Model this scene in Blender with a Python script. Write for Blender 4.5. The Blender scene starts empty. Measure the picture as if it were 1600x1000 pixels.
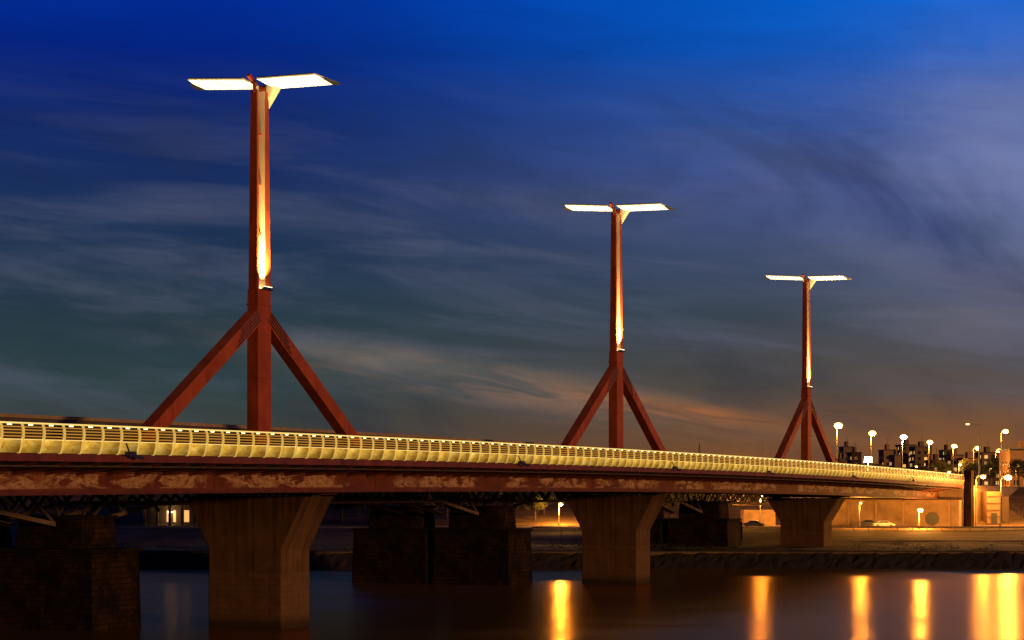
import bpy, bmesh, math, random
from mathutils import Vector, Matrix
random.seed(7)
sc=bpy.context.scene
sc.view_settings.view_transform='Standard'
sc.view_settings.look='None'
sc.view_settings.exposure=0
def L(c):
    c=c/255.0
    return c/12.92 if c<=0.04045 else ((c+0.055)/1.055)**2.4
def RGB(r,g,b): return (L(r),L(g),L(b),1)
# ------------------------------------------------------------ geometry frame
X1,D1=-25.3,205.0
cs,sn=0.409,0.9125
def P(s,t,z): return Vector((X1+cs*s+sn*t, D1+sn*s-cs*t, z))
def drop(s): return -3.5e-5*s*s
WATER=-14.2
# ------------------------------------------------------------ node helpers
class NT:
    def __init__(self,tree): self.t=tree; self.n=tree.nodes; self.l=tree.links
    def new(self,ty,**kw):
        n=self.n.new(ty)
        for k,v in kw.items(): setattr(n,k,v)
        return n
    def put(self,sock,v):
        if isinstance(v,bpy.types.NodeSocket): self.l.new(v,sock)
        else: sock.default_value=v
    def m(self,op,a,b=None,c=None,clamp=False):
        n=self.new('ShaderNodeMath',operation=op); n.use_clamp=clamp
        self.put(n.inputs[0],a)
        if b is not None: self.put(n.inputs[1],b)
        if c is not None: self.put(n.inputs[2],c)
        return n.outputs[0]
    def mr(self,v,a,b,c=0.0,d=1.0,smooth=True):
        n=self.new('ShaderNodeMapRange'); n.interpolation_type='SMOOTHSTEP' if smooth else 'LINEAR'
        self.put(n.inputs[0],v)
        for i,x in zip((1,2,3,4),(a,b,c,d)): n.inputs[i].default_value=x
        return n.outputs[0]
    def mix(self,f,a,b,mode='MIX'):
        n=self.new('ShaderNodeMix',data_type='RGBA',blend_type=mode)
        self.put(n.inputs[0],f); self.put(n.inputs[6],a); self.put(n.inputs[7],b)
        return n.outputs[2]
    def noise(self,vec,scale,detail=4,rough=0.55,dist=0.0):
        n=self.new('ShaderNodeTexNoise')
        if vec is not None: self.l.new(vec,n.inputs['Vector'])
        n.inputs['Scale'].default_value=scale; n.inputs['Detail'].default_value=detail
        n.inputs['Roughness'].default_value=rough; n.inputs['Distortion'].default_value=dist
        return n.outputs[0]
    def comb(self,x,y,z):
        n=self.new('ShaderNodeCombineXYZ')
        self.put(n.inputs[0],x); self.put(n.inputs[1],y); self.put(n.inputs[2],z)
        return n.outputs[0]
    def ramp(self,f,stops):
        n=self.new('ShaderNodeValToRGB'); self.l.new(f,n.inputs[0])
        e=n.color_ramp.elements
        e[0].position=stops[0][0]; e[0].color=stops[0][1]
        e[1].position=stops[-1][0]; e[1].color=stops[-1][1]
        for p,c in stops[1:-1]:
            x=e.new(p); x.color=c
        return n.outputs[0]
    def map(self,vec,scale=(1,1,1),rot=(0,0,0),loc=(0,0,0)):
        n=self.new('ShaderNodeMapping'); self.l.new(vec,n.inputs[0])
        n.inputs['Scale'].default_value=scale; n.inputs['Rotation'].default_value=rot; n.inputs['Location'].default_value=loc
        return n.outputs[0]
def mat(name):
    m=bpy.data.materials.new(name); m.use_nodes=True
    t=NT(m.node_tree); b=m.node_tree.nodes['Principled BSDF']
    return m,t,b
def objco(t): return t.new('ShaderNodeTexCoord').outputs['Object']
def simple(name,col,rough=0.7,var=0.25,scale=0.8,metal=0.0,emis=None,es=0,bump=0.0):
    m,t,b=mat(name); co=objco(t)
    n=t.noise(co,scale,6,0.65)
    f=t.mr(n,0.3,0.7,1-var,1+var,False)
    mm=t.new('ShaderNodeVectorMath',operation='SCALE'); mm.inputs[0].default_value=col[:3]; t.l.new(f,mm.inputs['Scale'])
    t.l.new(mm.outputs[0],b.inputs['Base Color'])
    b.inputs['Roughness'].default_value=rough; b.inputs['Metallic'].default_value=metal
    if emis:
        b.inputs['Emission Color'].default_value=(*emis[:3],1); b.inputs['Emission Strength'].default_value=es
    if bump:
        bn=t.new('ShaderNodeBump'); bn.inputs['Strength'].default_value=bump
        t.l.new(n,bn.inputs['Height']); t.l.new(bn.outputs[0],b.inputs['Normal'])
    return m
# ---- materials
M={}
m,t,b=mat('red_paint'); co=objco(t)
n=t.noise(co,0.35,8,0.7); n2=t.noise(t.map(co,(1.5,1.5,0.12)),1.0,6,0.7)
c=t.ramp(n,[(0.25,(0.22,0.030,0.005,1)),(0.5,(0.37,0.058,0.009,1)),(0.8,(0.47,0.095,0.017,1))])
c=t.mix(t.mr(n2,0.45,0.72,0,0.65),c,(0.13,0.020,0.005,1))
t.l.new(c,b.inputs['Base Color']); b.inputs['Roughness'].default_value=0.7; b.inputs['Specular IOR Level'].default_value=0.25
M['red']=m
m,t,b=mat('peeled_girder_paint'); co=t.new('ShaderNodeTexCoord').outputs['UV']
sx=t.new('ShaderNodeSeparateXYZ'); t.l.new(co,sx.inputs[0])
n=t.noise(t.map(co,(0.30,0.9,1)),1.0,9,0.72,0.6)
big=t.noise(t.map(co,(0.07,0.1,1)),1.0,2,0.5)
mask=t.m('MULTIPLY',t.mr(n,0.47,0.51),t.mr(big,0.42,0.50))
mask=t.m('MULTIPLY',mask,t.mr(sx.outputs[1],0.2,0.35))
mask=t.m('MULTIPLY',mask,t.mr(sx.outputs[1],1.75,1.35))
seam=t.m('LESS_THAN',t.m('FRACT',t.m('DIVIDE',sx.outputs[0],6.0)),0.02)
base=t.ramp(t.noise(t.map(co,(0.3,0.6,1)),1,6,0.7),[(0.3,(0.06,0.010,0.003,1)),(0.7,(0.20,0.030,0.007,1))])
base=t.mix(seam,base,(0.03,0.01,0.008,1))
pc=t.ramp(t.noise(t.map(co,(1.0,2.0,1)),1,6,0.7),[(0.35,(0.24,0.08,0.025,1)),(0.65,(0.60,0.36,0.18,1))])
c=t.mix(t.m('MULTIPLY',mask,0.85),base,pc)
t.l.new(c,b.inputs['Base Color']); b.inputs['Roughness'].default_value=0.7
M['girder']=m
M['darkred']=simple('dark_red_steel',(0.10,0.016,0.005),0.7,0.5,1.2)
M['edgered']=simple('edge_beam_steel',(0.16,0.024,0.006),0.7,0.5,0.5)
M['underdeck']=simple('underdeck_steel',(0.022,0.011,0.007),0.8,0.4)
M['palesteel']=simple('weathered_steel',(0.07,0.045,0.03),0.7,0.3)
M['chord']=simple('chord_steel',(0.13,0.075,0.04),0.8,0.4)
M['blacksteel']=simple('black_steel',(0.02,0.02,0.02),0.5,0.2)
m,t,b=mat('pier_concrete'); co=t.new('ShaderNodeTexCoord').outputs['UV']
sx=t.new('ShaderNodeSeparateXYZ'); t.l.new(co,sx.inputs[0])
br=t.new('ShaderNodeTexBrick'); t.l.new(co,br.inputs['Vector'])
br.inputs['Scale'].default_value=1.0; br.inputs['Brick Width'].default_value=1.3; br.inputs['Row Height'].default_value=0.62
br.inputs['Mortar Size'].default_value=0.03
br.inputs['Color1'].default_value=(0.19,0.092,0.034,1); br.inputs['Color2'].default_value=(0.14,0.068,0.025,1); br.inputs['Mortar'].default_value=(0.085,0.042,0.017,1)
n=t.noise(t.map(co,(0.5,0.5,1)),1,9,0.75)
conc=t.ramp(n,[(0.25,(0.080,0.036,0.013,1)),(0.75,(0.185,0.088,0.032,1))])
st=t.noise(t.map(co,(1.6,0.07,1)),1,5,0.6)
conc=t.mix(t.mr(st,0.42,0.7,0,0.6),conc,(0.05,0.022,0.009,1))
jl=t.m('LESS_THAN',t.m('FRACT',t.m('DIVIDE',sx.outputs[1],1.55)),0.02)
conc=t.mix(t.m('MULTIPLY',jl,0.4),conc,(0.05,0.025,0.012,1))
low=t.m('LESS_THAN',sx.outputs[1],5.6)
bc=t.mix(0.55,br.outputs[0],conc)
c=t.mix(low,conc,bc)
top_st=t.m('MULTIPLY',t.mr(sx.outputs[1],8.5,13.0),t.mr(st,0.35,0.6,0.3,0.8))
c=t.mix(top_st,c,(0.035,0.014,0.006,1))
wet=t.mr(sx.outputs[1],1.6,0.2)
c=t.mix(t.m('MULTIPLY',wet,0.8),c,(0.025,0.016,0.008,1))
t.l.new(c,b.inputs['Base Color']); b.inputs['Roughness'].default_value=0.95; b.inputs['Specular IOR Level'].default_value=0.1
bn=t.new('ShaderNodeBump'); bn.inputs['Strength'].default_value=0.3; bn.inputs['Distance'].default_value=0.1; t.l.new(n,bn.inputs['Height']); t.l.new(bn.outputs[0],b.inputs['Normal'])
M['pier']=m
m,t,b=mat('old_masonry'); co=t.new('ShaderNodeTexCoord').outputs['UV']
br=t.new('ShaderNodeTexBrick'); t.l.new(co,br.inputs['Vector'])
br.inputs['Scale'].default_value=1.0; br.inputs['Brick Width'].default_value=1.1; br.inputs['Row Height'].default_value=0.55; br.inputs['Mortar Size'].default_value=0.05
br.inputs['Color1'].default_value=(0.050,0.020,0.009,1); br.inputs['Color2'].default_value=(0.022,0.010,0.006,1); br.inputs['Mortar'].default_value=(0.009,0.005,0.004,1)
n=t.noise(t.map(co,(0.3,0.3,1)),1,8,0.7)
c=t.mix(t.mr(n,0.38,0.6),br.outputs[0],(0.007,0.004,0.003,1))
t.l.new(c,b.inputs['Base Color']); b.inputs['Roughness'].default_value=0.95; b.inputs['Specular IOR Level'].default_value=0.1
M['masonry']=m
m,t,b=mat('railing_panel_glow'); co=t.new('ShaderNodeTexCoord').outputs['UV']  # panel light put into emission, strongest at the top and fading across each bay
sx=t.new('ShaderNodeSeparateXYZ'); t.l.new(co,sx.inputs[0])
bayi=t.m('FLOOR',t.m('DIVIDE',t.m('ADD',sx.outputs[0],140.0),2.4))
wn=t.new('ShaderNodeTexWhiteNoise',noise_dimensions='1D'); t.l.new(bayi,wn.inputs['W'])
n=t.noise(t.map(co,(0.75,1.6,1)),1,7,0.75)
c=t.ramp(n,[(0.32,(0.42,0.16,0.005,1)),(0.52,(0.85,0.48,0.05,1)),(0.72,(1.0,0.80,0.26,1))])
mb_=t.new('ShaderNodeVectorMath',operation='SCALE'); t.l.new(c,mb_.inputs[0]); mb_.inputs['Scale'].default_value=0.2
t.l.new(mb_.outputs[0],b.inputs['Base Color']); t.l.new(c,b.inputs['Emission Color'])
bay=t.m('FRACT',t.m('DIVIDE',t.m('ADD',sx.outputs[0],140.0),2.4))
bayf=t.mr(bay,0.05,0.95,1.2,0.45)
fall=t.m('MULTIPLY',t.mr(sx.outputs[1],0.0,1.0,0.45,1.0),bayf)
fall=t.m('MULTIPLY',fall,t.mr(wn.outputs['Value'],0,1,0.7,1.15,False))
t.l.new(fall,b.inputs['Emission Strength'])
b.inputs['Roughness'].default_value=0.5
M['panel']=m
M['rib']=simple('rib_steel_glow',(0.25,0.18,0.06),0.4,0.3,emis=(1.0,0.64,0.13),es=0.60)  # ribs are no lamps; own glow imitates the railing light on them
M['rail']=simple('pipe_steel_glow',(0.2,0.10,0.02),0.4,0.3,emis=(0.95,0.45,0.03),es=0.48)  # steel given emission in place of light falling on the pipes
M['strip']=simple('handrail_light',(0.5,0.4,0.2),0.4,0.1,emis=(1.0,0.70,0.18),es=0.95)
M['spotlet']=simple('walkway_lamp_lens',(0.5,0.4,0.2),0.4,0.1,emis=(1.0,0.82,0.36),es=3.0)
M['redlit']=simple('barrier_paint_glow',(0.4,0.06,0.02),0.5,0.3,emis=(0.7,0.12,0.01),es=0.35)  # red paint with added glow, so the barrier looks lit
m,t,b=mat('mirror_glow'); co=t.new('ShaderNodeTexCoord').outputs['UV']  # emission stands in for spotlight reflected off the mirror
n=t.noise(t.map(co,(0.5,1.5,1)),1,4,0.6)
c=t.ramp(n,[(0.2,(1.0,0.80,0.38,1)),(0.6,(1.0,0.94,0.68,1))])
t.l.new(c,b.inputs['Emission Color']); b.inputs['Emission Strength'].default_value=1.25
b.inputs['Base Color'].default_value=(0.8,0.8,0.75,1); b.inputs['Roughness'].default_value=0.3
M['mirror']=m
M['white_glow']=simple('white_paint_glow',(0.6,0.5,0.33),0.5,0.15,emis=(1,0.68,0.25),es=0.35)  # paint given its own glow to imitate floodlight on the frames
M['cream']=simple('cream_painted_light',(0.75,0.62,0.40),0.5,0.1)  # cream colour imitates floodlight on the far shaft's inner face
M['column_white']=simple('painted_column',(0.6,0.5,0.35),0.7,0.2)
M['bulb']=simple('sodium_lamp_glass',(1,0.8,0.4),0.3,0.02,emis=(1.0,0.52,0.10),es=10)
M['bulbw']=simple('white_lamp_glass',(1,0.95,0.8),0.3,0.02,emis=(1.0,0.85,0.5),es=14)
M['flood']=simple('flood_lens',(1,0.95,0.8),0.3,0.02,emis=(1.0,0.8,0.4),es=8)
M['post']=simple('galvanised_post',(0.16,0.12,0.08),0.5,0.2)
M['concrete']=simple('abutment_concrete',(0.28,0.17,0.08),0.85,0.45,0.25)
M['stone']=simple('quay_stone',(0.020,0.011,0.006),0.95,0.5,0.6,bump=0.4)
M['leaf']=simple('leaf',(0.035,0.040,0.012),0.9,0.5,0.5)
M['bark']=simple('bark',(0.05,0.035,0.025),0.9,0.3)
M['asphalt']=simple('asphalt',(0.08,0.06,0.045),0.85,0.2)
M['marking']=simple('road_marking_paint',(0.7,0.7,0.65),0.7,0.15)
M['carglass']=simple('car_glass',(0.02,0.02,0.025),0.1,0.1)
M['tyre']=simple('tyre_rubber',(0.02,0.02,0.02),0.9,0.1)
M['window_dark']=simple('window_glass',(0.02,0.02,0.03),0.15,0.2)
M['window_lit']=simple('lit_window',(0.6,0.4,0.2),0.5,0.3,emis=(1.0,0.52,0.15),es=0.9)
M['parapet']=simple('lit_parapet',(0.30,0.18,0.09),0.8,0.25,0.3)
m,t,b=mat('ground_soil'); co=objco(t)
n=t.noise(co,0.06,8,0.7); n2=t.noise(t.map(co,(0.02,0.25,1)),1,7,0.7)
c=t.ramp(n,[(0.3,(0.06,0.042,0.016,1)),(0.5,(0.15,0.09,0.04,1)),(0.75,(0.26,0.16,0.07,1))])
c=t.mix(t.mr(n2,0.45,0.6,0,0.6),c,(0.06,0.042,0.018,1))
t.l.new(c,b.inputs['Base Color']); b.inputs['Roughness'].default_value=0.95; b.inputs['Specular IOR Level'].default_value=0.1
M['ground']=m
# water
m=bpy.data.materials.new('river_water'); m.use_nodes=True; t=NT(m.node_tree)
for nd in list(m.node_tree.nodes):
    if nd.type=='BSDF_PRINCIPLED': m.node_tree.nodes.remove(nd)
out=[nd for nd in m.node_tree.nodes if nd.type=='OUTPUT_MATERIAL'][0]
co=objco(t)
gl=t.new('ShaderNodeBsdfGlossy'); gl.inputs['Color'].default_value=(0.85,0.60,0.30,1)
gl2=t.new('ShaderNodeBsdfGlossy'); gl2.inputs['Color'].default_value=(0.90,0.52,0.16,1); gl2.inputs['Roughness'].default_value=0.36
df=t.new('ShaderNodeBsdfDiffuse'); df.inputs['Color'].default_value=(0.045,0.030,0.012,1)
fr_=t.new('ShaderNodeFresnel'); fr_.inputs['IOR'].default_value=1.33
n=t.noise(t.map(co,(0.45,0.9,1)),0.8,6,0.65); n2=t.noise(t.map(co,(0.03,0.12,1)),1,4,0.5)
bn=t.new('ShaderNodeBump'); bn.inputs['Strength'].default_value=0.28; bn.inputs['Distance'].default_value=0.3
t.l.new(n,bn.inputs['Height']); t.l.new(bn.outputs[0],gl.inputs['Normal'])
t.l.new(t.mr(n2,0.35,0.65,0.13,0.22),gl.inputs['Roughness'])
mg=t.new('ShaderNodeMixShader'); mg.inputs[0].default_value=0.33; t.l.new(gl.outputs[0],mg.inputs[1]); t.l.new(gl2.outputs[0],mg.inputs[2])
ms=t.new('ShaderNodeMixShader'); t.l.new(t.mr(fr_.outputs[0],0,1,0.04,1.0,False),ms.inputs[0]); t.l.new(df.outputs[0],ms.inputs[1]); t.l.new(mg.outputs[0],ms.inputs[2])
t.l.new(ms.outputs[0],out.inputs[0])
M['water']=m
# ------------------------------------------------------------ mesh builder
class MB:
    def __init__(self): self.v=[];self.f=[];self.mi=[];self.uv=[];self.mats=[]
    def mid(self,k):
        if k not in self.mats: self.mats.append(k)
        return self.mats.index(k)
    def face(self,pts,k,uv=None):
        i=len(self.v); self.v+= [tuple(p) for p in pts]
        self.f.append(tuple(range(i,i+len(pts)))); self.mi.append(self.mid(k))
        self.uv.append(uv if uv else [(0,0)]*len(pts))
    def hexa(self,b,tp,k):
        hz=lambda p:p[2]-WATER
        self.face([b[3],b[2],b[1],b[0]],k); self.face(tp,k)
        u=0
        for i in range(4):
            j=(i+1)%4
            w=(Vector(b[j])-Vector(b[i])).length; wt=(Vector(tp[j])-Vector(tp[i])).length
            o=(wt-w)/2
            self.face([b[i],b[j],tp[j],tp[i]],k,[(u,hz(b[i])),(u+w,hz(b[j])),(u+w+o,hz(tp[j])),(u-o,hz(tp[i]))])
            u+=w+7.3
    def sbox(self,s0,s1,t0,t1,z0,z1,k):
        b=[P(s0,t0,z0),P(s0,t1,z0),P(s1,t1,z0),P(s1,t0,z0)]
        tp=[P(s0,t0,z1),P(s0,t1,z1),P(s1,t1,z1),P(s1,t0,z1)]
        self.hexa(b,tp,k)
    def box(self,x0,x1,y0,y1,z0,z1,k):
        b=[Vector(q) for q in((x0,y0,z0),(x1,y0,z0),(x1,y1,z0),(x0,y1,z0))]
        tp=[Vector((q.x,q.y,z1)) for q in b]
        self.hexa(b,tp,k)
    def beam(self,a,b,w,h,k,up=Vector((0,0,1))):
        a=Vector(a);b=Vector(b); d=(b-a).normalized()
        sd=d.cross(up)
        if sd.length<1e-4: sd=d.cross(Vector((1,0,0)))
        sd.normalize(); u=sd.cross(d).normalized()
        c=[(-1,-1),(1,-1),(1,1),(-1,1)]
        A=[a+sd*x*w/2+u*y*h/2 for x,y in c]; B=[b+sd*x*w/2+u*y*h/2 for x,y in c]
        ln=(b-a).length
        self.face(A[::-1],k); self.face(B,k)
        for i in range(4):
            j=(i+1)%4
            self.face([A[i],A[j],B[j],B[i]],k,[(0,0),(0,1),(ln,1),(ln,0)])
    def tube(self,a,b,r0,r1,k,n=8):
        a=Vector(a);b=Vector(b); d=(b-a).normalized()
        sd=d.cross(Vector((0,0,1)))
        if sd.length<1e-3: sd=Vector((1,0,0))
        sd.normalize(); u=sd.cross(d)
        A=[a+(sd*math.cos(2*math.pi*i/n)+u*math.sin(2*math.pi*i/n))*r0 for i in range(n)]
        B=[b+(sd*math.cos(2*math.pi*i/n)+u*math.sin(2*math.pi*i/n))*r1 for i in range(n)]
        for i in range(n):
            j=(i+1)%n; self.face([A[i],A[j],B[j],B[i]],k)
        self.face(A[::-1],k); self.face(B,k)
    def ball(self,c,r,k,sx=1,sy=1,sz=1):
        c=Vector(c); nu,nv=10,6
        g=lambda i,j: c+Vector((r*sx*math.sin(math.pi*j/nv)*math.cos(2*math.pi*i/nu),r*sy*math.sin(math.pi*j/nv)*math.sin(2*math.pi*i/nu),r*sz*math.cos(math.pi*j/nv)))
        for i in range(nu):
            for j in range(nv): self.face([g(i,j+1),g(i+1,j+1),g(i+1,j),g(i,j)],k)
    def obj(self,name,parent=None,bevel=0,origin=None):
        me=bpy.data.meshes.new(name)
        o0=Vector(origin) if origin else Vector((0,0,0))
        me.from_pydata([tuple(Vector(p)-o0) for p in self.v],[],self.f)
        for k in self.mats: me.materials.append(M[k])
        me.polygons.foreach_set('material_index',self.mi)
        ul=me.uv_layers.new(name='UVMap')
        flat=[c for f in self.uv for p in f for c in p]
        ul.data.foreach_set('uv',flat)
        bm=bmesh.new(); bm.from_mesh(me)
        bmesh.ops.remove_doubles(bm,verts=bm.verts,dist=1e-4)
        bmesh.ops.recalc_face_normals(bm,faces=bm.faces)
        bm.to_mesh(me); bm.free()
        o=bpy.data.objects.new(name,me); sc.collection.objects.link(o); o.location=o0
        if parent: o.parent=parent; o.location=o0-parent.location
        if bevel:
            md=o.modifiers.new('bevel','BEVEL'); md.width=bevel; md.segments=2; md.limit_method='ANGLE'
        return o
def empty(name,loc=(0,0,0)):
    e=bpy.data.objects.new(name,None); sc.collection.objects.link(e); e.location=loc; e.empty_display_size=2
    return e
# ------------------------------------------------------------ BRIDGE
bridge=empty('road_bridge')
S0,S1=-140,264; ST=4
def sweep(prof,k,name,s0=S0,s1=S1,step=ST,uvv=None,closed=False):
    mb=MB(); s=s0
    while s<s1-1e-6:
        e=min(s+step,s1)
        m_=len(prof)
        for i in range(m_ if closed else m_-1):
            a=prof[i];b_=prof[(i+1)%m_]
            kk=k if isinstance(k,str) else k[i]
            L0=math.hypot(b_[0]-a[0],b_[1]-a[1])
            v0=0 if closed else sum(math.hypot(prof[q+1][0]-prof[q][0],prof[q+1][1]-prof[q][1]) for q in range(i))
            mb.face([P(s,a[0],a[1]+drop(s)),P(e,a[0],a[1]+drop(e)),P(e,b_[0],b_[1]+drop(e)),P(s,b_[0],b_[1]+drop(s))],kk,
                [(s,v0),(e,v0),(e,v0+L0),(s,v0+L0)])
        s=e
    return mb.obj(name,bridge)
Z=4.53
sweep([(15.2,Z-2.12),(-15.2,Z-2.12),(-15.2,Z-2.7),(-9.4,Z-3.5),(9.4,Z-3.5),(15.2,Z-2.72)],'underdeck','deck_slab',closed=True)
sweep([(15.23,Z-2.72),(15.5,Z-2.72),(15.5,Z-2.16),(15.23,Z-2.16)],'edgered','edge_beam',closed=True)
sweep([(9.9,-0.50),(9.9,1.62)],'girder','girder_web')
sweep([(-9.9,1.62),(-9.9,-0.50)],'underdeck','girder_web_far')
sweep([(10.25,-0.72),(10.25,-0.50),(8.2,-0.50),(8.2,-0.72)],'darkred','girder_flange',closed=True)
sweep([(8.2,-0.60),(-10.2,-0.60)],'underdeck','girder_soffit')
sweep([(10.02,0.93),(10.02,1.03),(9.93,1.03),(9.93,0.93)],'darkred','stiffener_long',closed=True)
sweep([(14.0,Z-2.116),(-14.0,Z-2.116)],'asphalt','roadway')
mb=MB(); s=S0
while s<S1:
    zd=drop(s)
    mb.face([P(s,9.95,0.8+zd),P(s,9.95,1.1+zd),P(s,15.1,Z-2.74+zd),P(s,15.1,Z-2.95+zd)],'darkred')
    mb.face([P(s+.2,9.95,0.8+zd),P(s+.2,9.95,1.1+zd),P(s+.2,15.1,Z-2.74+zd),P(s+.2,15.1,Z-2.95+zd)],'darkred')
    mb.face([P(s,9.95,0.8+zd),P(s+.2,9.95,0.8+zd),P(s+.2,15.1,Z-2.95+zd),P(s,15.1,Z-2.95+zd)],'darkred')
    s+=4.0
mb.obj('cantilever_brackets',bridge)
RP=[(15.52,-2.16),(15.70,-1.75),(15.83,-1.25),(15.86,-0.75),(15.80,-0.35),(15.66,-0.02)]
def poly_ribs(name,t_sign=1):
    ribs=MB(); s=S0
    while s<S1-1:
        zd=drop(s)
        for i_,(a,b_) in enumerate(zip(RP[:-1],RP[1:])):
            w=0.17-0.012*i_; sh=0.05*i_; sh2=0.05*(i_+1)
            A=[P(s+sh,a[0],Z+a[1]+zd),P(s+w+sh,a[0],Z+a[1]+zd),P(s+w+sh2,b_[0],Z+b_[1]+zd),P(s+sh2,b_[0],Z+b_[1]+zd)]
            Bk=[P(s+sh,a[0]-.16,Z+a[1]+zd),P(s+w+sh,a[0]-.16,Z+a[1]+zd),P(s+w+sh2,b_[0]-.16,Z+b_[1]+zd),P(s+sh2,b_[0]-.16,Z+b_[1]+zd)]
            ribs.face(A,'rib'); ribs.face(Bk[::-1],'rib')
            ribs.face([A[0],Bk[0],Bk[3],A[3]],'rib'); ribs.face([A[1],A[2],Bk[2],Bk[1]],'rib')
        s+=2.4
    return ribs.obj(name,bridge)
poly_ribs('railing_ribs')
sweep([(15.53,Z-2.12),(15.66,Z-1.70),(15.76,Z-1.20)],'panel','railing_panels')
def pipe(t_,z_,r,k,name):
    sweep([(t_+r,z_-r),(t_+r,z_+r),(t_-r,z_+r),(t_-r,z_-r)],k,name,closed=True)
for i,(t_,z_) in enumerate([(15.77,Z-0.95),(15.77,Z-0.72),(15.74,Z-0.50),(15.70,Z-0.28)]):
    pipe(t_,z_,0.038,'rail','rail_%d'%i)
pipe(15.60,Z+0.0,0.055,'strip','handrail')
pipe(15.77,Z-1.17,0.03,'strip','mid_rail_light')
mb=MB(); s=S0+1.2
while s<S1-1:
    zd=drop(s); mb.sbox(s,s+.45,15.45,15.52,Z-.16+zd,Z-.07+zd,'spotlet'); s+=2.4
mb.obj('walkway_lamps',bridge)
pipe(11.6,Z-0.95,0.11,'redlit','crash_barrier_beam')
sweep([(14.9,Z-2.1),(14.9,Z-0.9)],'darkred','inner_parapet')
pipe(-15.4,Z,0.08,'rail','far_handrail')
mb=MB()
for s in (-46,28,78,120,170,215):
    zd=drop(s)
    mb.sbox(s,s+0.9,15.9,16.4,Z-2.2+zd,Z-1.9+zd,'blacksteel')
    mb.beam(P(s+.45,16.0,Z-1.9+zd),P(s+.45,15.6,Z-1.0+zd),0.1,0.1,'blacksteel')
    mb.beam(P(s+.45,16.3,Z-2.2+zd),P(s+1.6,16.5,Z-2.4+zd),0.2,0.2,'blacksteel')
mb.obj('edge_fixtures',bridge)
pipe(14.3,Z-3.05,0.06,'palesteel','service_pipe')
for k,s in enumerate((0,98.5,197.0,-98.5)):
    mb=MB(); top=-1.15+drop(s); fl=-6.4+drop(s)*.4; h=2.8; bw=4.2; tw=6.9
    bot=WATER-1.5
    ring=lambda z,w,hh:[P(s-hh,-w,z),P(s-hh,w,z),P(s+hh,w,z),P(s+hh,-w,z)]
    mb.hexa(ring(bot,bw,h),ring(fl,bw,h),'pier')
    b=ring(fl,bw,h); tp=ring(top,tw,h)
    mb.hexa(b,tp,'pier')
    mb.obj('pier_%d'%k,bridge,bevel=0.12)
    mb=MB()
    for tt in (-5.6,5.6):
        mb.sbox(s-.9,s+.9,tt-.9,tt+.9,top,top+.5,'blacksteel')
    mb.sbox(s-1.6,s+1.6,-8,8,top+.2,top+.75,'darkred')
    mb.obj('bearings_%d'%k,bridge)
mb=MB()
zd=drop(264)
mb.sbox(264,330,-15.5,15.5,-12,Z-2.9+zd,'concrete')
mb.sbox(261,264.0,-15.2,15.2,-12,-0.75+zd,'concrete')
for tt in (-9,-3,3,13): mb.sbox(260.8,261.1,tt,tt+.5,-12,-0.9+zd,'parapet')
mb.sbox(264.2,267,15.6,17.2,-12,Z+1.0+zd,'masonry')
mb.obj('abutment',bridge,bevel=0.05)
mb=MB()
for i in range(20):
    a=2*math.pi*i/20; b_=2*math.pi*(i+1)/20
    f=lambda r,a,o: P(260.9-o,9.5+r*math.cos(a),-7.3+r*math.sin(a))
    mb.face([f(1.5,a,.05),f(1.5,b_,.05),f(1.2,b_,.05),f(1.2,a,.05)],'palesteel')
    mb.face([f(1.2,a,.03),f(1.2,b_,.03),P(260.87,9.5,-7.3)],'blacksteel')
mb.obj('culvert_opening',bridge)
mb=MB(); s=264
while s<560:
    e=s+20; za=Z-2.12+drop(264)-(s-264)*0.006; zb=za-0.12
    mb.face([P(s,-15,za),P(s,15,za),P(e,15,zb),P(e,-15,zb)],'asphalt')
    mb.face([P(s,15,za),P(s,15,za-4),P(e,15,zb-4),P(e,15,zb)],'concrete')
    mb.face([P(s,-15,za),P(s,-15,za-4),P(e,-15,zb-4),P(e,-15,zb)],'concrete')
    s=e
mb.obj('approach_road')
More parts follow.
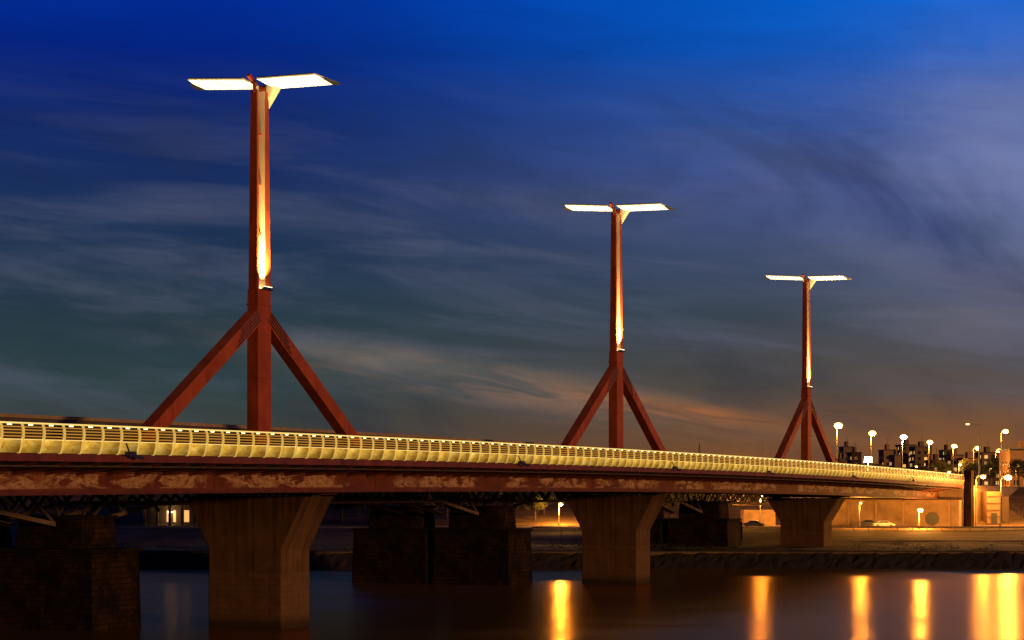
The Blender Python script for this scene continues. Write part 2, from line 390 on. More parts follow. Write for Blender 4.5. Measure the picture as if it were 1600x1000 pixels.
# ------------------------------------------------------------ LIGHT TOWERS
def spot(name,loc,target,power,angle,color,parent,blend=0.6,r=0.15):
    l=bpy.data.lights.new(name,'SPOT'); l.energy=power; l.spot_size=math.radians(angle); l.spot_blend=blend; l.color=color; l.shadow_soft_size=r
    o=bpy.data.objects.new(name,l); sc.collection.objects.link(o)
    d=(Vector(target)-Vector(loc)).normalized()
    o.rotation_euler=d.to_track_quat('-Z','Y').to_euler(); o.location=Vector(loc)-parent.location; o.parent=parent
def tower(s0):
    zb=Z-2.12+drop(s0)
    base=P(s0,0,zb); e=empty('light_tower',base)
    dz=drop(s0)
    Q=lambda s,t,z: P(s0+s,t,z+dz)
    zs=20.0; ztop=39.4
    mb=MB()
    def pr(sa,sb,tw,z0,sa2,sb2,tw2,z1,k='red'):
        b=[Q(sa,-tw,z0),Q(sa,tw,z0),Q(sb,tw,z0),Q(sb,-tw,z0)]
        tp=[Q(sa2,-tw2,z1),Q(sa2,tw2,z1),Q(sb2,tw2,z1),Q(sb2,-tw2,z1)]
        mb.hexa(b,tp,k)
    pr(-1.25,1.25,.68,zb-dz-.3,-1.25,1.25,.66,16.5)
    pr(-1.25,1.25,.66,16.5,-1.22,1.22,.62,zs-.5)
    pr(-1.30,1.30,.74,17.9,-1.30,1.30,.74,18.1)
    pr(-1.30,1.30,.72,10.6,-1.30,1.30,.72,10.72)
    mb.obj('column',e,bevel=0.06)
    mb=MB()
    pr(-1.25,-0.85,.50,zs-.5,-1.05,-0.72,.38,ztop)
    mb.obj('shaft_near',e,bevel=0.03)
    mb=MB()
    pr(0.25,1.25,.60,zs-.5,0.30,1.05,.46,ztop)
    mb.obj('shaft_far',e,bevel=0.03)
    mb=MB()
    pr(0.20,0.235,.56,zs-.3,0.25,0.285,.43,ztop,'cream')  # added plate, its pale colour stands in for floodlight on the shaft
    mb.obj('painted_light_plate',e)
    mb=MB()
    for zz in (25,30,35):
        pr(-0.9,0.24,.10,zz,-0.9,0.24,.10,zz+.18)
    mb.obj('shaft_spacers',e)
    mb=MB()
    for sg in (-1,1):
        f0=Q(sg*23.0,0,zb-dz); a0=Q(sg*0.6,0,17.0)
        d=(a0-f0).normalized()
        mb.beam(f0,a0,1.25,1.45,'red')
        up=Vector((0,0,1)); side=d.cross(up).normalized(); nn=side.cross(d).normalized()
        L_=(a0-f0).length
        for i,o in enumerate((-0.48,-0.16,0.16,0.48)):
            st=0.78+0.02*i
            for sd in (-1,1):
                A=f0+d*L_*st+nn*o+side*sd*0.66; B=f0+d*L_*0.985+nn*(o+0.1)+side*sd*0.66
                mb.beam(A,B,0.09,0.12,'blacksteel')
        mb.beam(f0-d*.1,f0+d*1.2,1.7,2.0,'red')
    mb.obj('legs',e,bevel=0.03)
    mb=MB()
    mb.beam(Q(-0.55,.80,zs-.45),Q(1.15,.80,zs-.45),.30,.14,'blacksteel')
    mb.beam(Q(-0.45,.84,zs-.30),Q(1.0,.84,zs-.30),.22,.16,'blacksteel')
    mb.beam(Q(-0.40,.84,zs-.20),Q(.95,.84,zs-.20),.18,.03,'flood')
    mb.beam(Q(-0.75,0,zs-.40),Q(0.15,0,zs-.40),.5,.14,'blacksteel')
    mb.beam(Q(-0.70,0,zs-.31),Q(0.10,0,zs-.31),.42,.03,'flood')
    mb.obj('floodlight',e)
    spot('flood_up',Q(-0.5,1.5,zs-.2),Q(0.5,0.4,zs+9),42000,80,(1,.62,.20),e,1.0,0.12)
    spot('flood_core',Q(-0.35,0.25,zs-.2),Q(0.25,0.1,zs+14),12000,60,(1,.74,.34),e,1.0,0.1)
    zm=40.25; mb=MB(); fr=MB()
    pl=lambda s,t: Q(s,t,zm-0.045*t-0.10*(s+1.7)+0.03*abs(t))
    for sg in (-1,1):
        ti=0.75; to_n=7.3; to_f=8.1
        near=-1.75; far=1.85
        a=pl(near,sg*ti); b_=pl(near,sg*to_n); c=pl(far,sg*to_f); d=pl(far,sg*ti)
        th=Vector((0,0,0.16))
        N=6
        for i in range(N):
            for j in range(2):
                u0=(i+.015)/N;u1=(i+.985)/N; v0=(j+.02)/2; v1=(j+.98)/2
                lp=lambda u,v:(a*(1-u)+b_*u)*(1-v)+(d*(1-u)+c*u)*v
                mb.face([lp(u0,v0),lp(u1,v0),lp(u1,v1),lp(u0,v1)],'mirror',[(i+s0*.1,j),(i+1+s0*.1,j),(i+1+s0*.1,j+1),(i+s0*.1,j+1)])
        up=Vector((0,0,.012))
        fr.hexa([a+up,b_+up,c+up,d+up],[a+th,b_+th,c+th,d+th],'white_glow')
        o=(b_-a).normalized()*0.5
        dn=Vector((0,0,.03))
        p0=b_+(c-b_)*(.35 if sg<0 else .25)
        fr.face([p0-dn,p0+o*.9-dn,c+o*.9-dn,c-dn-(b_-a).normalized()*.7],'blacksteel')
        fr.beam(a+(b_-a)*.02+th,b_+th,.12,.08,'blacksteel')
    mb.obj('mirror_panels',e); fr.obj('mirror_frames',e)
    w=MB()
    wp=[(-1.0,zm-.12),(1.3,zm-.15),(0.12,zm-2.1),(-0.12,zm-2.1)]
    A=[Q(0.9,x,z) for x,z in wp]; B=[Q(1.75,x*1.1,z+(.0 if z>zm-1 else .1)-.3) for x,z in wp]
    w.face(A,'white_glow'); w.face(B[::-1],'white_glow')
    for i in range(4):
        j=(i+1)%4; w.face([A[i],A[j],B[j],B[i]],'white_glow')
    w.obj('mirror_bracket',e)
    w=MB()
    w.beam(Q(-1.9,-.1,zm+.45),Q(-0.6,0,zm-.35),.35,.3,'red')
    w.beam(Q(-.89,0,zm-1.2),Q(-.89,0,zm-.1),.5,.3,'red')
    w.beam(Q(.68,0,zm-1.2),Q(.68,0,zm-.2),.6,.7,'red')
    w.obj('mirror_spine',e)
for s0 in (0,98.5,197.0): tower(s0)
# ------------------------------------------------------------ RAILWAY BRIDGE
rail=empty('railway_bridge')
def rsweep(prof,k,name):
    mb=MB(); s=-140
    while s<264:
        e=s+4
        for i in range(len(prof)):
            a=prof[i];b_=prof[(i+1)%len(prof)]
            mb.face([P(s,a[0],a[1]+drop(s)),P(e,a[0],a[1]+drop(e)),P(e,b_[0],b_[1]+drop(e)),P(s,b_[0],b_[1]+drop(s))],k,[(s,0),(e,0),(e,1),(s,1)])
        s=e
    return mb.obj(name,rail)
rsweep([(-16.6,1.5),(-16.6,6.45),(-17.0,6.45),(-17.0,1.5)],'palesteel','side_girder')
rsweep([(-16.45,6.45),(-16.45,6.80),(-17.1,6.80),(-17.1,6.45)],'parapet','top_flange')
rsweep([(-16.6,0.2),(-16.6,1.45),(-30,1.45),(-30,0.2)],'underdeck','track_deck')
mb=MB()
for k in (-1,0,1,2):
    sp=-8+98.5*k
    for tt in (-17,-23,-29):
        pts=[(sp+2,-4.0),(sp+15,-2.0),(sp+83.5,-2.0),(sp+96.5,-4.0)]
        for a,b_ in zip(pts[:-1],pts[1:]):
            mb.beam(P(a[0],tt,a[1]+drop(a[0])),P(b_[0],tt,b_[1]+drop(b_[0])),.4,.42,'chord')
        n=14
        for i in range(n+1):
            s=sp+2+i*94.5/n; z=-1.8 if 1<i<n-1 else -2.8
            mb.beam(P(s,tt,z+drop(s)),P(s+94.5/n/2,tt,.3+drop(s)),.25,.25,'palesteel')
            if i<n: mb.beam(P(s+94.5/n/2,tt,.3+drop(s)),P(s+94.5/n,tt,z+drop(s)),.25,.25,'palesteel')
    for sg in (-1,1):
        for q in (3.0,6.5):
            mb.beam(P(sp+sg*1.0,-17,-5.0+drop(sp)),P(sp+sg*q,-17,-1.2+drop(sp)),.28,.28,'palesteel')
mb.obj('truss',rail)
for k in (-1,0,1,2):
    sp=-8+98.5*k
    for j,tc in enumerate((-17.5,-30.5)):
        mb=MB()
        ring=lambda z,w,h:[P(sp-h,tc-w,z),P(sp-h,tc+w,z),P(sp+h,tc+w,z),P(sp+h,tc-w,z)]
        mb.hexa(ring(WATER-2,6.2,4.2),ring(-6.7,5.9,4.0),'masonry')
        mb.hexa(ring(-6.7,6.15,4.25),ring(-6.3,6.15,4.25),'masonry')
        mb.hexa(ring(-6.3,4.1,2.9),ring(-3.4,3.9,2.7),'masonry')
        mb.hexa(ring(-3.4,4.2,3.0),ring(-3.05,4.2,3.0),'masonry')
        mb.obj('old_pier_%d_%d'%(k+1,j),rail,bevel=0.15)
# ------------------------------------------------------------ WATER / TERRAIN
mb=MB(); 
mb.face([(-1500,-300,WATER),(1500,-300,WATER),(1500,352,WATER),(-1500,352,WATER)],'water')
mb.obj('river_water')
def lerp(a,b,f): return a+(b-a)*max(0,min(1,f))
from mathutils import noise as mn
def hz(x,y):
    if y<349.5: return -15
    z=-11.4
    if y>395: z=lerp(-11.4,-9.0,(y-395)/30)
    if y>450: z=lerp(-9.0,-0.6,(y-450)/50)
    if y>1200: z+=lerp(0,10,(y-1200)/2500)*(1 if x/y>.1 else 0.0)
    if 452<y<2000 or 351<y<424: z+=0.35*mn.noise(Vector((x*.07,y*.07,0)))
    return z
ys=[349,349.6,351]+[355+5*i for i in range(8)]+[395,400,405,410,415,420,425,440,450]+[455+5*i for i in range(10)]+[520,560,620,700,850,1000,1200,1600,2200,3000,5000,9000]
verts=[];faces=[]
nx=161
for y in ys:
    for i in range(nx):
        f=(i-(nx-1)/2)/((nx-1)/2)
        x=f*abs(f)**0.3*(500+y*1.0)
        verts.append((x,y,hz(x,y)))
for j in range(len(ys)-1):
    for i in range(nx-1):
        a=j*nx+i; faces.append((a,a+1,a+nx+1,a+nx))
me=bpy.data.meshes.new('ground'); me.from_pydata(verts,[],faces); me.materials.append(M['ground'])
g=bpy.data.objects.new('ground',me); sc.collection.objects.link(g)
# sloping rubble revetment along the water
mb=MB(); rq=random.Random(11)
nxq=900; rows=6
gridq=[]
for j in range(rows):
    f=j/(rows-1)
    row=[]
    for i in range(nxq+1):
        x=-450+900*i/nxq
        row.append(Vector((x+rq.uniform(-.3,.3),345.5+4.6*f+rq.uniform(-.25,.25),-14.8+3.55*f+(rq.uniform(-.22,.22) if j<rows-1 else rq.uniform(-.08,.08)))))
    gridq.append(row)
for j in range(rows-1):
    for i in range(nxq): mb.face([gridq[j][i],gridq[j][i+1],gridq[j+1][i+1],gridq[j+1][i]],'stone')
mb.obj('quay_revetment')
mb=MB()
mb.face([(-500,427,-8.97),(500,427,-8.97),(500,447,-8.97),(-500,447,-8.97)],'asphalt')
mb.obj('quay_road')
mb=MB()
x=-300
while x<300:
    mb.face([(x,436.9,-8.96),(x+3,436.9,-8.96),(x+3,437.1,-8.96),(x,437.1,-8.96)],'marking'); x+=9
mb.obj('road_markings')
mb=MB()
mb.box(-300,400,426.3,426.8,-9.1,-8.85,'concrete'); mb.box(-300,400,447.2,447.7,-9.1,-8.85,'concrete')
mb.obj('kerb')
mb=MB(); x=4
while x<400:
    mb.box(x,x+.15,420,420.15,-9.6,-8.55,'post'); x+=3
mb.box(4,400,419.9,420.0,-8.85,-8.5,'parapet')
mb.obj('guard_rail')
mb=MB()
mb.box(60,400,400,400.4,-11.3,-10.8,'parapet')
mb.obj('quay_parapet')
mb=MB()
def blk(px0,px1,D,z0,z1,k,dep=4):
    mb.box((px0-800)/3200*D,(px1-800)/3200*D,D,D+dep,z0,z1,k)
blk(1130,1160,400,-11.4,-7.2,'concrete'); blk(1162,1212,450,-9,-5.5,'concrete',6); blk(1040,1125,404,-11.4,-8.0,'masonry',5)
mb.obj('concrete_retaining_wall',bevel=.05)
# ------------------------------------------------------------ STREET LAMPS
def point(name,loc,power,color,r,parent):
    l=bpy.data.lights.new(name,'POINT'); l.energy=power; l.color=color; l.shadow_soft_size=r
    o=bpy.data.objects.new(name,l); sc.collection.objects.link(o); o.location=Vector(loc)-parent.location; o.parent=parent
OR=(1.0,.40,.06); WH=(1,.70,.30)
def lamp(px,py,D,zbase,power=4000,col=OR,r=0.35,arm=1.6,bulb='bulb'):
    X=(px-800)/3200*D; z=(757.6-py)/3200*D
    e=empty('street_lamp',(X,D,zbase))
    mb=MB()
    mb.tube((X-arm,D,zbase-.3),(X-arm,D,z-.6),.16,.09,'post')
    mb.tube((X-arm,D,zbase-.3),(X-arm,D,zbase+.8),.26,.24,'post')
    pts=[(X-arm,D,z-.6),(X-arm*.7,D,z+.15),(X-arm*.2,D,z+.4),(X+.1,D,z+.42)]
    for a,b_ in zip(pts[:-1],pts[1:]): mb.tube(a,b_,.08,.07,'post')
    mb.beam((X-.6,D,z+.40),(X+.7,D,z+.40),.4,.16,'post')
    mb.obj('post',e)
    mb=MB(); mb.ball((X,D,z),r,bulb,1.2,1,.8); mb.obj('luminaire',e)
    point('lamp_light',(X,D-.1,z-r-.75),power,col,.8,e)
for px,py,D in ((1310,665,480),(1363,677,552),(1412,683,596),(1453,691,668),(1491,697,734),(1527,700,772),(1561,704,830)):
    lamp(px,py,D,-.6,32000,OR if px!=1412 else WH,.85,arm=0.4 if px<1500 else 1.5,bulb='bulb' if px!=1412 else 'bulbw')
lamp(1571,674,560,-.6,22000,OR,.7,arm=1.2)
lamp(1575,746,436,-9,24000,OR,.7)
lamp(1536,745,449.5,-9,13000,OR,.5)
lamp(1438,797,424,-9,18000,OR,.5,arm=.3)
lamp(1392,788,448.8,-9,7000,OR,.3,arm=.3)
lamp(876,788,449,-9,24000,OR,.4,arm=.4)
lamp(1650,740,440,-9,16000,OR,.6)
lamp(1760,735,446,-9,16000,OR,.6)
lamp(1345,786,425,-9,8000,OR,.22,arm=.3)  # added lamp, brightens the quay in front of the abutment
lamp(1085,790,446,-9,8000,OR,.22,arm=.3)
lamp(1190,775,440,-9,12000,OR,.22,arm=.3)  # another added lamp, for light on the quay under the last span
lamp(1500,726,700,-.6,9000,OR,.45,arm=.5)  # lamps from here to the floodlight mast are added to brighten building walls
lamp(1483,738,620,-.6,9000,OR,.4,arm=.5)
lamp(1590,728,600,-.6,9000,OR,.4,arm=.5)
lamp(1335,727,760,-.6,9000,OR,.45,arm=.5)
lamp(1432,729,790,-.6,9000,OR,.45,arm=.5)
lamp(1548,732,640,-.6,9000,OR,.4,arm=.5)
def floodmast(px,py,D,zb,n=1):
    X=(px-800)/3200*D; z=(757.6-py)/3200*D
    e=empty('floodlight_mast',(X,D,zb)); mb=MB()
    mb.tube((X,D,zb-.3),(X,D,z-.4),.15,.1,'post')
    mb.beam((X-1.2,D,z-.45),(X+1.2,D,z-.45),.15,.15,'post')
    mb.obj('mast',e); mb=MB()
    mb.box(X-1.0,X+1.0,D-.5,D+.1,z-.35,z+.95,'blacksteel')
    mb.box(X-.9,X+.9,D-.56,D-.51,z-.25,z+.85,'bulbw'); mb.obj('floodlight_head',e)
    point('lamp_light',(X,D-1.2,z-.2),20000,WH,.4,e)
floodmast(1356,719,520,-.6)
def mast(px,pyt,D,zb,armpx=18):
    X=(px-800)/3200*D; z=(757.6-pyt)/3200*D
    e=empty('catenary_pole',(X,D,zb)); mb=MB()
    mb.tube((X,D,zb-.3),(X,D,z),.22,.14,'post')
    a=armpx/3200*D
    mb.tube((X,D,z-.1),(X-a,D,z+.15),.07,.05,'post'); mb.tube((X,D,z-.1),(X+.6,D,z-.1),.07,.05,'post')
    if armpx>10: mb.ball((X-a,D,z+.05),.35,'bulb',1.3,1,.5)
    mb.obj('pole',e)
mast(1530,663,500,-.6)
mast(1193,690,640,-.6,4); 
def lattice(px,pyt,D,zb):
    X=(px-800)/3200*D; z=(757.6-pyt)/3200*D
    e=empty('radio_mast',(X,D,zb)); mb=MB()
    for a,b_ in ((-1,-1),(1,-1),(1,1),(-1,1)): mb.tube((X+a*1.5,D+b_*1.5,zb),(X,D,z),.25,.15,'blacksteel',5)
    for i in range(6):
        zz=zb+(z-zb)*i/6; w=1.5*(1-i/6); mb.beam((X-w,D,zz),(X+w,D,zz),.2,.2,'blacksteel')
        mb.beam((X-w,D,zz),(X+w*.8,D,zz+(z-zb)/6),.15,.15,'blacksteel')
    mb.obj('lattice',e)
lattice(1093,693,900,-1)
# ------------------------------------------------------------ BUILDINGS
wallmats=[]
for i,cc in enumerate(((.20,.12,.06),(.12,.075,.045),(.30,.16,.07),(.22,.13,.07))):
    M['wall%d'%i]=simple('rendered_wall_%d'%i,cc,.9,.25,.1); wallmats.append('wall%d'%i)
def building(px0,px1,pyt,D,depth=14,lit=.25,wm=None,zb=-1,name='apartment_building'):
    x0=(px0-800)/3200*D;x1=(px1-800)/3200*D; zt=(757.6-pyt)/3200*D
    e=empty(name,((x0+x1)/2,D,zb)); wm=wm or random.choice(wallmats)
    mb=MB(); mb.box(x0,x1,D,D+depth,zb-3,zt,wm); mb.obj('walls',e)
    mb=MB(); mb.box(x0-.3,x1+.3,D-.3,D+depth+.3,zt,zt+.5,'blacksteel')
    mb.box(x0+(x1-x0)*.35,x0+(x1-x0)*.6,D+3,D+8,zt+.5,zt+3.0,wm)
    mb.tube(((x0+x1)/2,D+4,zt+3),((x0+x1)/2,D+4,zt+6),.12,.06,'blacksteel',5)
    mb.obj('roof',e)
    wl=MB();wd=MB(); z=zb+1.0
    wl.face([(x0,D+.5,zb),(x0+.01,D+.5,zb),(x0+.01,D+.5,zb+.01)],'window_lit')
    while z<zt-1.8:
        x=x0+1.2
        while x<x1-2:
            tgt=wl if random.random()<lit else wd
            k='window_lit' if tgt is wl else 'window_dark'
            tgt.face([(x,D-.06,z),(x+1.5,D-.06,z),(x+1.5,D-.06,z+1.5),(x,D-.06,z+1.5)],k)
            x+=3.2
        y=D+1.5
        while y<D+depth-2:
            tgt=wl if random.random()<lit else wd
            k='window_lit' if tgt is wl else 'window_dark'
            tgt.face([(x0-.06,y,z),(x0-.06,y+1.5,z),(x0-.06,y+1.5,z+1.5),(x0-.06,y,z+1.5)],k); y+=3.2
        z+=3.0
    wl.obj('lit_windows',e); wd.obj('dark_windows',e)
building(1311,1320,718,950); building(1318,1333,699,1000,lit=.2); building(1331,1346,708,980,lit=.3)
building(1346,1378,727,900,lit=.4)
building(1381,1398,704,960,lit=.3); building(1398,1408,712,940,lit=.3); building(1407,1432,696,1050,lit=.45); building(1430,1456,699,1000,lit=.5)
building(1456,1476,720,900,lit=.4); building(1476,1488,704,1020,lit=.3); building(1486,1506,712,900,lit=.4)
building(1506,1530,717,880,lit=.4,wm='wall2'); building(1534,1560,708,930,lit=.4); building(1562,1578,718,820,lit=.3,wm='wall2')
building(1578,1640,704,640,lit=.10,wm='wall2'); building(1640,1720,690,700,lit=.2); building(1720,1850,700,650,lit=.2)
building(1240,1300,746,900,lit=.3); building(1040,1085,752,1000,lit=.2)
def pav(px0,px1,D):
    x0=(px0-800)/3200*D;x1=(px1-800)/3200*D
    e=empty('riverside_pavilion',((x0+x1)/2,D,-9)); mb=MB()
    mb.box(x0,x1,D+3,D+10,-9.2,-3.9,'wall1'); mb.box(x0-.8,x1+.8,D-.3,D+10.5,-3.9,-3.4,'wall1')
    mb.obj('walls',e); mb=MB()
    for i in range(5):
        x=x0+(x1-x0)*i/4; mb.box(x-.28,x+.28,D,D+.6,-9.1,-3.9,'wall2')
    mb.obj('columns',e); mb=MB()
    for f0,f1,k in ((.40,.48,'window_lit'),(.53,.58,'window_lit'),(.74,.84,'window_lit')):
        mb.box(x0+(x1-x0)*f0,x0+(x1-x0)*f1,D+2.85,D+2.97,-8.2,-5.6,k)
    mb.obj('windows',e); mb=MB(); mb.box(x0+5,x0+6.2,D+1,D+1.3,-6.1,-5.9,'bulbw'); mb.obj('ceiling_lamp',e)
    point('lamp_light',(x0+5.6,D+1.5,-6.4),90,WH,.3,e)
pav(225,305,449)
# ------------------------------------------------------------ TREES
def tree_mesh(seed,h=8.0,r=3.0,n=2600):
    rd=random.Random(seed); mb=MB()
    mb.tube((0,0,-.4),(0,0,h*.4),.28,.18,'bark'); 
    blobs=[]
    for i in range(9):
        a=rd.uniform(0,6.28); rr=rd.uniform(.2,.75)*r; zz=h*rd.uniform(.42,.9)
        c=Vector((math.cos(a)*rr,math.sin(a)*rr,zz)); blobs.append((c,rd.uniform(.3,.52)*r))
        mb.tube((0,0,h*rd.uniform(.25,.42)),c,.11,.03,'bark',5)
    for i in range(n):
        c,br_=rd.choice(blobs)
        v=Vector((rd.gauss(0,1),rd.gauss(0,1),rd.gauss(0,.8))).normalized()*br_*rd.uniform(.55,1.12)
        p=c+v; s=rd.uniform(.10,.24)
        a=Vector((rd.gauss(0,1),rd.gauss(0,1),rd.gauss(0,1))).normalized(); b_=a.orthogonal().normalized()
        mb.face([p-a*s,p+b_*s*.6,p+a*s,p-b_*s*.6],'leaf')
    me=bpy.data.meshes.new('tree_mesh')
    me.from_pydata(mb.v,[],mb.f)
    for k in mb.mats: me.materials.append(M[k])
    me.polygons.foreach_set('material_index',mb.mi)
    return me
tms=[tree_mesh(i,8+i*.6,3.0+.2*i) for i in range(4)]
def tree(px,D,sc_=1.0):
    x=(px-800)/3200*D
    o=bpy.data.objects.new('tree',random.choice(tms)); sc.collection.objects.link(o)
    o.location=(x,D,hz(x,D)-.1); o.rotation_euler=(0,0,random.uniform(0,6.28)); o.scale=(sc_*1.1,sc_*1.1,sc_*.95)
for px in (15,60,330,395,505,540,575,610,650,700,745,790,830,1060,1100): tree(px+random.uniform(-8,8),452+random.uniform(0,8),random.uniform(.8,1.0))
for px in (190,320,480,560,640,720,800,850,930,1000,1050): tree(px,458+random.uniform(0,6),random.uniform(.7,.85))
for px in (1523,1546,1592,1610,1660): tree(px,505+random.uniform(0,40),random.uniform(.7,.9))
for px in (1325,1375,1390,1440,1465,1480,1520,1550,1585): tree(px,700+random.uniform(0,100),random.uniform(.9,1.3))
rd=random.Random(3); mb=MB()
for i in range(260):
    px=rd.uniform(-50,1650); D=rd.uniform(352,394)
    if 1180<px<1330: continue
    x=(px-800)/3200*D; z=hz(x,D); h=rd.uniform(.3,1.0)
    for q in range(22):
        p=Vector((x+rd.gauss(0,.7),D+rd.gauss(0,.5),z+abs(rd.gauss(0,h*.5)))); s=rd.uniform(.08,.2)
        a=Vector((rd.gauss(0,1),rd.gauss(0,1),rd.gauss(0,1))).normalized(); b_=a.orthogonal().normalized()
        mb.face([p-a*s,p+b_*s*.5,p+a*s,p-b_*s*.5],'leaf')
mb.obj('bank_shrubs')
mb=MB()
for i in range(24):
    x=(1545-800)/3200*470
    mb.box(x,x+5,450+i*2.05,450+i*2.05+2.05,-9.6+i*.35,-8.85+i*.35,'wall1')
mb.obj('embankment_stairs')
mb=MB()
x0=(1514-800)/3200*470
mb.box(x0,x0+3,452,500,-9,-1.5,'wall3'); mb.box(x0+4,x0+5.5,455,500,-9,-2.6,'wall1')
for i in range(5):
    mb.box(x0-.05,x0+3.05,451.8,452.0,-8.6+i*1.5,-8.5+i*1.5,'blacksteel')
mb.box(x0+.9,x0+2.1,451.7,451.95,-8.9,-6.2,'blacksteel')
mb.obj('retaining_wall',bevel=.03)
mb=MB(); x=x0+10
for i in range(16):
    yy=452+i*3; zz=-8.6+i*.52
    mb.tube((x,yy,zz-.4),(x,yy,zz+1.0),.05,.05,'post',5)
mb.beam((x,452,-7.6),(x,500,.2),.08,.08,'post')
mb.obj('stair_handrail')
# ------------------------------------------------------------ CARS
def car(px,D,col,rot=0):
    cm='carpaint_%d'%px; M[cm]=simple(cm,col,.25,.05)
    x=(px-800)/3200*D; z=hz(x,D)+.03
    e=empty('parked_car',(x,D,z)); 
    prof=[(-2.2,.35),(-2.25,.75),(-2.05,.95),(-1.45,1.0),(-.75,1.43),(.55,1.45),(1.25,.98),(2.0,.86),(2.2,.65),(2.2,.35)]
    mb=MB()
    def pt(u,w,h): return Vector((x+u,D+w,z+h))
    def wd(h): return .86 if h<=1.0 else .68
    n=len(prof)
    A=[pt(u,-wd(h),h) for u,h in prof]; B=[pt(u,wd(h),h) for u,h in prof]
    for i in range(n):
        j=(i+1)%n; mb.face([A[i],A[j],B[j],B[i]],cm)
    for S_ in (A,B):
        mb.face([S_[0],S_[1],S_[2],S_[3],S_[6],S_[7],S_[8],S_[9]],cm)
        mb.face([S_[3],S_[4],S_[5],S_[6]],cm)
    mb.obj('body',e,bevel=.05)
    mb=MB()
    for sg in (-1,1):
        for u0,u1,v0,v1 in ((-1.25,-.25,-.72,-.25),(-.15,1.0,-.15,.5)):
            mb.face([pt(u0,sg*.87,1.04),pt(u1,sg*.87,1.04),pt(v1,sg*.74,1.37),pt(v0,sg*.74,1.37)],'carglass')
    mb.obj('windows',e); mb=MB()
    for u in (-1.4,1.4):
        for sg in (-1,1):
            mb.tube(pt(u,sg*.70,.33),pt(u,sg*.92,.33),.33,.33,'tyre',14)
            mb.tube(pt(u,sg*.921,.33),pt(u,sg*.935,.33),.18,.18,'palesteel',10)
    mb.obj('wheels',e); mb=MB()
    mb.box(x-2.28,x-2.2,D-.8,D-.5,z+.65,z+.8,'redlit'); mb.box(x+2.16,x+2.24,D-.8,D-.5,z+.6,z+.75,'white_glow'); mb.obj('lights',e)
car(1178,431,(.06,.05,.05)); car(1381,430,(.40,.36,.30)); car(1357,441,(.04,.04,.05))
# ------------------------------------------------------------ WORLD
w=bpy.data.worlds.new('World'); sc.world=w; w.use_nodes=True
t=NT(w.node_tree); bg=w.node_tree.nodes['Background']
co=t.new('ShaderNodeTexCoord').outputs['Generated']
sp=t.new('ShaderNodeSeparateXYZ'); t.l.new(co,sp.inputs[0])
x_,y_,z_=sp.outputs
az=t.m('ARCTAN2',x_,y_)
el=z_
p=t.m('DIVIDE',el,0.2367,clamp=True)
Lr=t.ramp(p,[(0,RGB(54,46,38)),(.08,RGB(60,60,54)),(.2,RGB(46,64,66)),(.34,RGB(38,58,70)),(.47,RGB(30,52,80)),(.6,RGB(24,46,92)),(.74,RGB(12,38,104)),(.87,RGB(2,34,126)),(1,RGB(0,44,152))])
Rr=t.ramp(p,[(0,RGB(165,92,28)),(.07,RGB(136,84,42)),(.2,RGB(90,76,66)),(.34,RGB(66,74,86)),(.47,RGB(70,82,115)),(.6,RGB(80,96,152)),(.74,RGB(56,92,168)),(.87,RGB(12,94,196)),(1,RGB(0,100,212))])
mx=t.mr(az,-0.16,0.27)
sky=t.mix(mx,Lr,Rr)
v1=t.comb(t.m('MULTIPLY',az,5.0),t.m('MULTIPLY',t.m('ADD',el,t.m('MULTIPLY',az,0.10)),34.0),0.0)
n1=t.noise(v1,1.0,6,0.6,0.5)
v2=t.comb(t.m('MULTIPLY',az,9.0),t.m('MULTIPLY',t.m('ADD',el,t.m('MULTIPLY',az,0.30)),18.0),3.0)
n2=t.noise(v2,1.0,5,0.55,0.7)
a1=t.mr(n1,0.42,0.70,0,0.42)
midm=t.m('MULTIPLY',t.mr(p,0.9,0.5),t.mr(p,0.05,0.25))
sky=t.mix(t.m('MULTIPLY',a1,midm),sky,RGB(96,100,124))
a2=t.mr(n2,0.5,0.3,0,0.35)
sky=t.mix(t.m('MULTIPLY',a2,t.mr(p,0.9,0.6)),sky,RGB(30,44,64))
def gauss(cx,cy,sxx,syy,rot):
    dx=t.m('SUBTRACT',az,cx); dy=t.m('SUBTRACT',el,cy)
    c_,s_=math.cos(rot),math.sin(rot)
    u=t.m('ADD',t.m('MULTIPLY',dx,c_),t.m('MULTIPLY',dy,s_)); v=t.m('SUBTRACT',t.m('MULTIPLY',dy,c_),t.m('MULTIPLY',dx,s_))
    q=t.m('ADD',t.m('POWER',t.m('ABSOLUTE',t.m('DIVIDE',u,sxx)),2.0),t.m('POWER',t.m('ABSOLUTE',t.m('DIVIDE',v,syy)),2.0))
    return t.m('POWER',2.718,t.m('MULTIPLY',q,-1.0))
g1=gauss(.235,.150,.06,.05,0)
sky=t.mix(t.m('MULTIPLY',g1,t.mr(n2,.3,.6,.35,.85)),sky,RGB(118,128,172))
g1b=gauss(.225,.085,.05,.022,0)
sky=t.mix(t.m('MULTIPLY',g1b,t.mr(n1,.3,.6,.15,.6)),sky,RGB(108,104,116))
g2=gauss(.190,.128,.055,.015,-0.65)
sky=t.mix(t.m('MULTIPLY',g2,t.mr(n2,.30,.62,.85,.35)),sky,RGB(40,54,102))
g2b=gauss(.165,.178,.06,.02,-0.2)
sky=t.mix(t.m('MULTIPLY',g2b,t.mr(n1,.35,.6,.5,.1)),sky,RGB(30,62,135))
v3=t.comb(t.m('MULTIPLY',az,14.0),t.m('MULTIPLY',t.m('ADD',el,t.m('MULTIPLY',az,0.17)),120.0),7.0)
n3=t.noise(v3,1.0,6,0.6,1.0)
g3=gauss(.01,.046,.10,.009,-0.16)
sky=t.mix(t.m('MULTIPLY',g3,t.mr(n3,.38,.62,.03,.7)),sky,RGB(140,106,84))
g4=gauss(.085,.036,.045,.0035,-0.15)
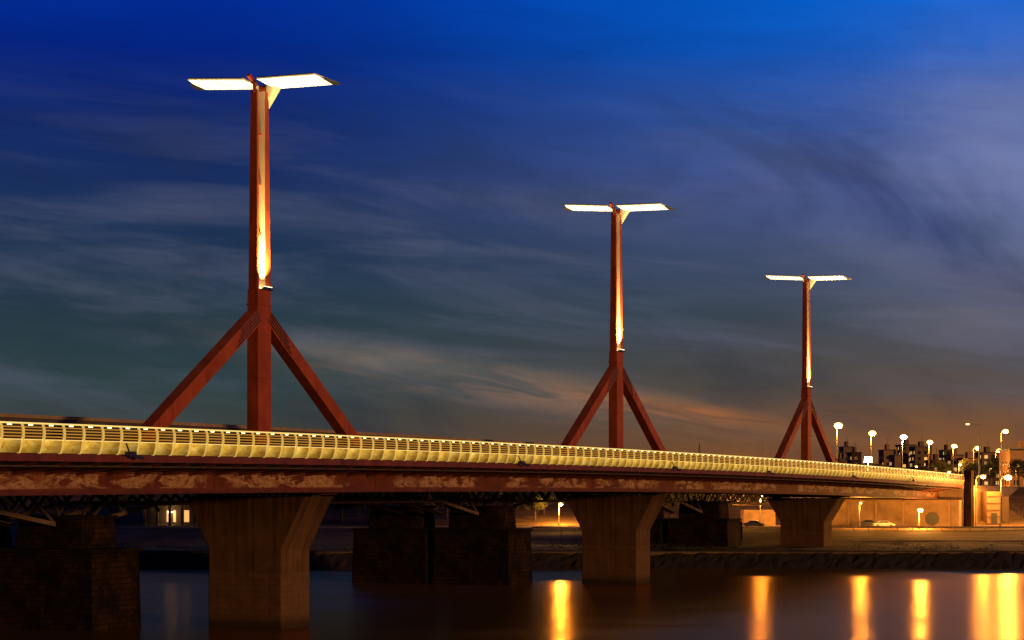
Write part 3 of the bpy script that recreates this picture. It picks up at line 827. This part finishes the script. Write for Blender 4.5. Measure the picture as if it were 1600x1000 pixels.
sky=t.mix(t.m('MULTIPLY',g4,t.mr(n3,.35,.6,.2,.8)),sky,RGB(162,98,54))
g5=gauss(-.055,.060,.07,.007,-0.12)
sky=t.mix(t.m('MULTIPLY',g5,t.mr(n1,.35,.6,.1,.55)),sky,RGB(112,104,94))
v4=t.comb(t.m('MULTIPLY',az,18.0),t.m('MULTIPLY',t.m('ADD',el,t.m('MULTIPLY',az,0.08)),90.0),1.0)
n4=t.noise(v4,1.0,8,0.65,0.6)
br_=t.mr(n4,.25,.75,.90,1.10,False)
vm=t.new('ShaderNodeVectorMath',operation='SCALE'); t.l.new(sky,vm.inputs[0]); t.l.new(br_,vm.inputs['Scale'])
sky=vm.outputs[0]
hi=t.mr(el,.25,.5,1.0,.10)
vm=t.new('ShaderNodeVectorMath',operation='SCALE'); t.l.new(sky,vm.inputs[0]); t.l.new(hi,vm.inputs['Scale'])
sky=vm.outputs[0]
bk=t.mr(y_,-.3,.6,.3,1.0)
vm=t.new('ShaderNodeVectorMath',operation='SCALE'); t.l.new(sky,vm.inputs[0]); t.l.new(bk,vm.inputs['Scale'])
sky=vm.outputs[0]
SUNV=Vector((0.69,-0.70,0.065)).normalized()
ns=t.new('ShaderNodeTexSky',sky_type='NISHITA'); ns.sun_disc=False; ns.sun_elevation=math.asin(SUNV.z); ns.sun_rotation=math.atan2(SUNV.x,SUNV.y)
vm=t.new('ShaderNodeVectorMath',operation='SCALE'); t.l.new(ns.outputs[0],vm.inputs[0]); vm.inputs['Scale'].default_value=0.0004
ad=t.new('ShaderNodeVectorMath',operation='ADD'); t.l.new(sky,ad.inputs[0]); t.l.new(vm.outputs[0],ad.inputs[1])
t.l.new(ad.outputs[0],bg.inputs[0]); bg.inputs[1].default_value=1.0
l=bpy.data.lights.new('city_glow_fill','SUN'); l.energy=1.35; l.angle=math.radians(3); l.color=(1,.54,.24)  # added warm fill, stands in for unseen city lights behind the camera
o=bpy.data.objects.new('city_glow_fill',l); sc.collection.objects.link(o); o.rotation_euler=SUNV.to_track_quat('Z','Y').to_euler()
# ------------------------------------------------------------ CAMERA
cam=bpy.data.cameras.new('camera'); co_=bpy.data.objects.new('camera',cam); sc.collection.objects.link(co_)
cam.sensor_width=36; cam.lens=72; cam.clip_end=20000; cam.clip_start=.5
cam.shift_y=(757.6-500)/1600
co_.location=(0,0,0); co_.rotation_euler=(math.radians(90),0,0)
sc.camera=co_
